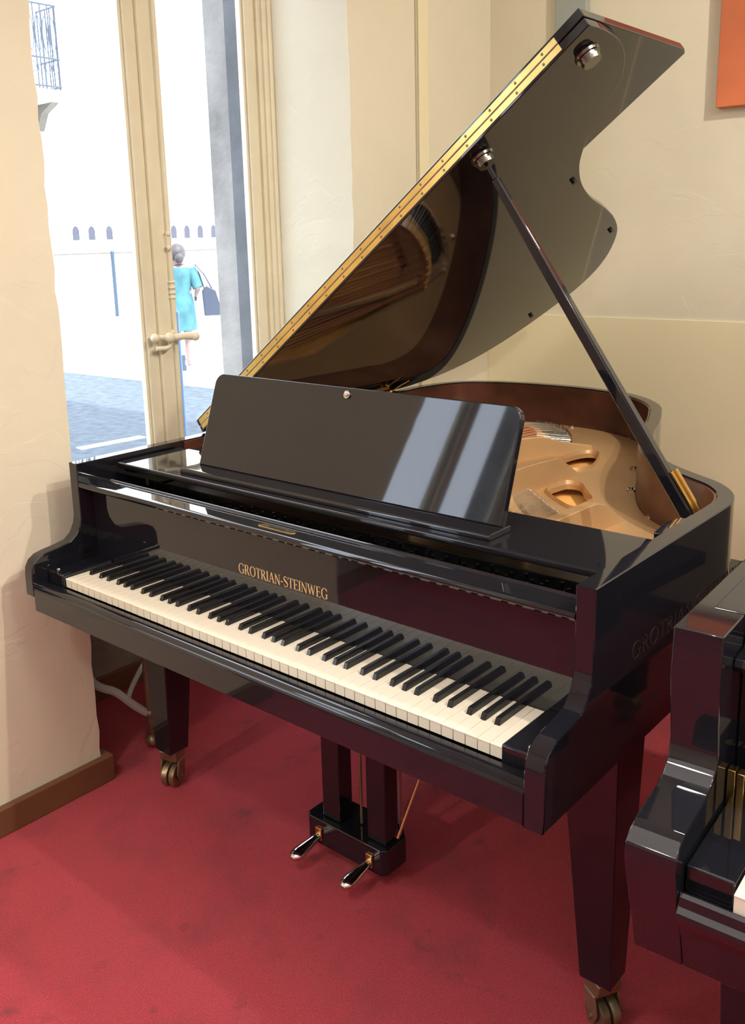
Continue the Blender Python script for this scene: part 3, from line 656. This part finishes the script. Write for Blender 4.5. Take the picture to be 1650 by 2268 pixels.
bm = BM(); ball(bm, (0, 0, 0), .0030, (1, .45, 1), 10); sc0 = mk('hinge_screw', bm, 'oldbrass', hinge, loc=(0, 0, 0)); first = True
for i in range(19):
    for n in (.0115, .0285):
        o = sc0 if first else sc0.copy()
        if not first: COL.objects.link(o); o.parent = hinge
        first = False; o.location = L(.05+i*.0725+(.008 if n > .02 else 0), .5236, n)+Vector((-.611, -.75, Z0))
def cup(s, y):
    b = BM()
    for h0_, h1_, r0, r1 in ((0, -.005, .027, .025), (-.005, -.014, .019, .016), (-.012, -.020, .021, .019)):
        tube(b, [L(s, y, h0_), L(s, y, h1_)], [r0, r1], 22)
    return mk('prop_cup', b, 'darknickel', lid)
cup(1.121, .59); cup(1.405, .606)
for s, y in ((1.068, 1.062), (.868, 1.600), (.399, 1.767)):
    bm = BM(); tube(bm, [L(s, y, 0), L(s, y, -.008)], .007, 12); mk('lid_bumper', bm, 'satin', lid)
# spine lid hinge at the tail
bm = BM()
for y in (.62, 1.28): prism(bm, [(.0, y-.05), (.030, y-.05), (.030, y+.05), (.0, y+.05)], lambda p: L(p[0]+.002, p[1], -.0035), lambda p: L(p[0]+.002, p[1], -.001))
mk('lid_hinge_leaf', bm, 'brass', lid)
bm = BM(); q = Vector((-.085, 1.335, HT)); box(bm, -.095, -.055, 1.30, 1.37, HT, HT+.003); tube(bm, [(-.08, 1.34, HT+.003), (-.045, 1.36, HT+.03), (-.02, 1.372, HT+.045)], .003, 8); ball(bm, (-.078, 1.34, HT+.006), .007)
hk = mk('lid_hook', bm, 'brass', piano); hk['label'] = 'small brass lid catch'

# lid prop
Tp = L(1.121, .59, -.020); Bt = Vector((1.268, .6585, .175)); ax = (Bt-Tp).normalized(); Lp = (Bt-Tp).length
sy = Vector((0, 1, 0)); s1 = (sy-ax*sy.dot(ax)).normalized(); s2 = ax.cross(s1)
q_ = math.radians(6)*(1 if s2.x > 0 else -1); s1, s2 = s1*math.cos(q_)-s2*math.sin(q_), s2*math.cos(q_)+s1*math.sin(q_)
def prop_ring(b, t, w, d, c=.25):
    o = Tp+ax*t; P = []
    for sx, sz in ((-1, -1+c), (-1+c, -1), (1-c, -1), (1, -1+c), (1, 1-c), (1-c, 1), (-1+c, 1), (-1, 1-c)): P.append(b.verts.new(o+s1*sx*w/2+s2*sz*d/2))
    return P
bm = BM(); R = [prop_ring(bm, t, w, d) for t, w, d in ((0, .009, .009), (.035, .010, .010), (.036, .017, .017), (.25, .023, .022), (.6, .030, .024), (Lp-.02, .034, .026), (Lp, .034, .026))]
for a, b in zip(R, R[1:]):
    for k in range(8): bm.faces.new([a[k], a[(k+1) % 8], b[(k+1) % 8], b[k]])
bm.faces.new(R[0][::-1]); bm.faces.new(R[-1]); prop = mk('lid_prop', bm, 'black', piano, bevel=.0008, smooth=False)
# folded brass half-prop lying along the stick, towards the right-hand side
def prop_strip(b, t0, t1, a0_, a1_, c0, c1):
    V = []
    for t in (t0, t1):
        o = Tp+ax*t
        for u, v in ((a0_, c0), (a1_, c0), (a1_, c1), (a0_, c1)): V.append(b.verts.new(o+s1*u+s2*v))
    for f in ((3, 2, 1, 0), (4, 5, 6, 7), (0, 1, 5, 4), (1, 2, 6, 5), (2, 3, 7, 6), (3, 0, 4, 7)): b.faces.new([V[i] for i in f])
sgn = 1 if s2.x > 0 else -1
bm = BM(); prop_strip(bm, .735, Lp-.035, -.012, .004, sgn*.0135, sgn*.019)
mk('prop_hinge', bm, 'brass', prop, bevel=.001)
bm = BM(); prop_strip(bm, .735, Lp-.03, .006, .016, sgn*.0125, sgn*.024); mk('short_stick', bm, 'brass', prop, bevel=.0015)

# legs with casters
def caster(parent, cx, cy, ang):
    m4 = Matrix.Translation((cx, cy, 0)) @ Matrix.Rotation(ang, 4, 'Z')
    b = BM(); zt = -.60
    prism(b, [(-.028, zt), (.028, zt), (.024, zt-.020), (.021, zt-.030), (-.021, zt-.030), (-.024, zt-.020)], lambda p: m4 @ Vector((p[0], -.026, p[1])), lambda p: m4 @ Vector((p[0], .026, p[1])))
    for s in (-1, 1):
        pr = [(-.022, zt-.028), (.012, zt-.028), (.022, -.665), (.012, -.690), (-.002, -.690), (-.018, -.66)]
        prism(b, pr, lambda p: m4 @ Vector((p[0]+.004, s*.024, p[1])), lambda p: m4 @ Vector((p[0]+.004, s*.029, p[1])))
    so = mk('caster_fork', b, 'oldbrass', parent, bevel=.002)
    b = BM()
    for s in (-1, 1): tube(b, [m4 @ Vector((.006, s*.003, -.677)), m4 @ Vector((.006, s*.009, -.677)), m4 @ Vector((.006, s*.019, -.677)), m4 @ Vector((.006, s*.021, -.677))], [.031, .033, .033, .030], 26)
    tube(b, [m4 @ Vector((.006, -.032, -.677)), m4 @ Vector((.006, .032, -.677))], .006, 10)
    mk('caster_wheel', b, 'oldbrass', parent)
def leg(cx, cy, tcx, tcy, ang):
    b = BM(); taper(b, cx, cy, -.60, .064, .064, ZB, .112, .112, tcx, tcy); l = mk('leg', b, 'black', piano, bevel=.0025)
    caster(l, cx, cy, ang); return l
leg(1.262, .297, 1.245, .300, -.5); leg(-.040, .297, -.023, .300, -1.2); leg(.33, 1.50, .33, 1.50, .8)

# pedal lyre
lyre_y = .345
bm = BM()
for x0 in (.503, .645): box(bm, x0, x0+.056, lyre_y-.012, lyre_y+.036, -.60, -.083)
lp_ = mk('lyre_post', bm, 'black', piano, bevel=.003)
bm = BM(); x0, x1 = .460, .712; yf, yk = .315, .425
prism_z(bm, [(x0+.012, yf), (x1-.012, yf), (x1, yf+.012), (x1, yk-.03), (x1-.03, yk), (x0+.03, yk), (x0, yk-.03), (x0, yf+.012)], -.670, -.602)
lyre = mk('lyre_box', bm, 'black', piano, bevel=.003)
for px in (.507, .668):
    b = BM(); box(b, px-.010, px+.010, yf-.006, yf+.002, -.655, -.622); pb_ = mk('pedal_guard', b, 'brass', lyre, bevel=.002)
    b = BM(); tube(b, [(px, yf+.01, -.640), (px-.002, yf-.015, -.645), (px-.004, yf-.040, -.652), (px-.006, yf-.065, -.660), (px-.007, yf-.080, -.664), (px-.007, yf-.090, -.666)], [.010, .011, .015, .019, .017, .008], 18)
    for v in b.verts: v.co.z = -.652+(v.co.z+.652)*.75
    mk('pedal', b, 'chrome', lyre)
bm = BM(); tube(bm, [(.601, lyre_y+.02, -.598), (.601, lyre_y+.02, -.08)], .0035, 8); mk('pedal_rod', bm, 'oldbrass', piano)
bm = BM(); tube(bm, [(.697, lyre_y+.05, -.602), (.697, lyre_y+.05, -.08)], .0035, 8); mk('pedal_rod', bm, 'steel', piano)
bm = BM(); tube(bm, [(.703, lyre_y+.03, -.60), (.735, .70, -.09)], .0045, 8); mk('lyre_brace', bm, 'copper', piano)
# dark brown lettering on the cheek
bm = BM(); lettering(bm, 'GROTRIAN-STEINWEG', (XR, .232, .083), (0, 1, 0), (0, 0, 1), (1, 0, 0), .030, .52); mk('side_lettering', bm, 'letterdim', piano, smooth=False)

# ------------------------------------------------------------------ second piano at the right edge
def second_piano():
    ang = math.radians(3.0); m4 = Matrix.Translation((1.481, 0, 0)) @ Matrix.Rotation(ang, 4, 'Z'); H = .27; AW = .065
    root = empty('grand_piano', (1.481, .6, -Z0), 'second black piano with closed lid, cut off by the right edge of the photo', 'piano')
    prof = [(.30, H), (0, H), (-.004, .20), (.004, .142), (.010, .105), (.004, .082), (-.012, .066), (-.04, .057), (-.106, .050), (-.126, .044), (-.139, .032), (-.141, .012), (-.123, -.05), (-.107, -.097), (-.093, -.150), (.30, -.150)]
    def add(nm, b, m, **k):
        for v in b.verts: v.co = m4 @ v.co
        return mk(nm, b, m, root, **k)
    b = BM(); prism_x(b, prof, 0, AW); add('arm', b, 'black', bevel=.002)
    b = BM(); prism_x(b, prof, 1.50-AW, 1.50); add('arm', b, 'black', bevel=.002)
    P = cr([(1.50, .30), (1.50, .5), (1.495, .66), (1.44, .8), (1.28, .93), (1.1, 1.1), (.95, 1.35), (.75, 1.58), (.5, 1.66), (.25, 1.64), (.06, 1.55), (0, 1.4), (0, 1.2), (0, .30)], 5)
    b = BM(); shell(b, P, offset(P, .03), -.09, H); add('rim', b, 'black')
    b = BM(); prism_z(b, [(.024, .089), (1.476, .089), (1.476, .66)]+[(p.x, p.y) for p in offset(P, .02) if p.y > .66 and p.x > .03]+[(.024, 1.2)], H-.02, H+.0015); add('lid', b, 'black', bevel=.0015)
    b = BM(); tube(b, [(.064, .175, H+.0015), (.064, .175, H+.006)], .009, 12); add('lid_button', b, 'copper')
    b = BM(); prism_x(b, [(-.092, -.150), (-.108, -.095), (-.126, -.062), (-.134, -.052), (-.133, -.044), (-.127, -.038), (-.125, -.026), (-.120, -.021), (-.118, -.030), (.28, -.030), (.28, -.150)], AW, 1.50-AW); add('keybed', b, 'black', bevel=.0015)
    b = BM(); box(b, AW+.001, .1255, -.106, .09, -.031, .008); add('key_block', b, 'black', bevel=.003)
    b = BM(); box(b, 1.50-.1255, 1.50-AW-.001, -.106, .09, -.031, .008); add('key_block', b, 'black', bevel=.003)
    b = BM(); prism_x(b, [(.092, .0), (.092, .20), (.052, .203), (.046, .212), (.05, .222), (.088, .225), (.092, .235), (.10, .238), (.10, .262), (.115, .262), (.115, .0)], AW+.001, 1.5-AW-.001); add('fallboard', b, 'black', bevel=.001)
    b = BM(); box(b, AW+.001, AW+.012, .050, .066, .005, .060); box(b, AW+.014, AW+.024, .050, .066, .005, .058); add('fallboard_hinge', b, 'brass', bevel=.001)
    x0 = .1275; n = 52; kw = (1.5-2*.1275)/n
    b = BM(); w = kw-.0009; prism_x(b, [(-.117, -.001), (-.1164, 0), (.09, 0), (.09, -.03), (-.1158, -.03), (-.1158, -.003), (-.117, -.0026)], x0, x0+w)
    k = add('white_key', b, 'ivory', bevel=.0005)
    for i in range(1, 8):
        c = k.copy(); COL.objects.link(c); c.parent = root; c.location = Vector(k.location)+Vector((math.cos(ang)*kw*i, math.sin(ang)*kw*i, 0))
    for i, x in enumerate((kw*1+.003, kw*3-.003, kw*4+.003)):
        b = BM(); taper(b, x0+x, .010, -.004, .011, .150, .012, .009, .144, x0+x, .013); add('black_key', b, 'ebony', bevel=.001)
    for (lx, ly) in ((.115, .16), (1.385, .16), (.45, 1.4)):
        b = BM(); taper(b, lx, ly, -.62, .085, .085, -.15 if ly < 1 else -.09, .12, .12); l = add('leg', b, 'black', bevel=.003)
        b = BM(); tube(b, [(lx, ly-.02, -.668), (lx, ly+.02, -.668)], .04, 20); box(b, lx-.02, lx+.02, ly-.025, ly+.025, -.66, -.62)
        for v in b.verts: v.co = m4 @ v.co
        mk('caster', b, 'oldbrass', l)
second_piano()

# ------------------------------------------------------------------ wall pictures, stand in the recess
bm = BM(); box(bm, .696, 1.32, YB-.040, YB-.001, 1.165, 1.98)
pic = tag(mk('canvas_painting', bm, 'orange', bevel=.003), 'terracotta orange painted canvas hanging high on the back wall at upper right', 'painting')
bm = BM(); box(bm, .085, .21, YB-.03, YB-.001, 1.441, 1.75); tag(mk('picture_frame', bm, 'greyframe', bevel=.003), 'small grey green picture frame whose lower edge shows at the top of the back wall', 'picture')
st = empty('side_table', (-.33, .40, -Z0), 'small brass legged stand with a pale curved brace in the window recess behind the piano', 'table')
bm = BM(); tube(bm, [(-.42+.16*math.cos(t*pi/12), .42+.16*math.sin(t*pi/12), -.20) for t in range(24)]+[(-.26, .42, -.20)], .008, 8); tube(bm, [(-.42, .42, -.205), (-.42, .42, -.195)], .16, 28); mk('table_top', bm, 'base', st)
for i, (x, y) in enumerate(((-.25, .38), (-.56, .34), (-.45, .57))):
    b = BM(); tube(b, [(x, y, -.21), (x, y, -.43), (x, y, -.585), (x, y, -.60), (x, y, -.665)], [.012, .0125, .013, .018, .009], 14); ball(b, (x, y, -.60), .019); ball(b, (x, y, -.688), .022)
    mk('leg', b, 'oldbrass', st)
bm = BM(); tube(bm, cr([(-.25, .374, -.60), (-.27, .34, -.565), (-.30, .30, -.515), (-.36, .27, -.495), (-.56, .33, -.49)], 5), .012, 10)
tube(bm, cr([(-.28, .325, -.545), (-.32, .38, -.52), (-.45, .56, -.49)], 5), .008, 8); mk('brace', bm, 'whitepipe', st)
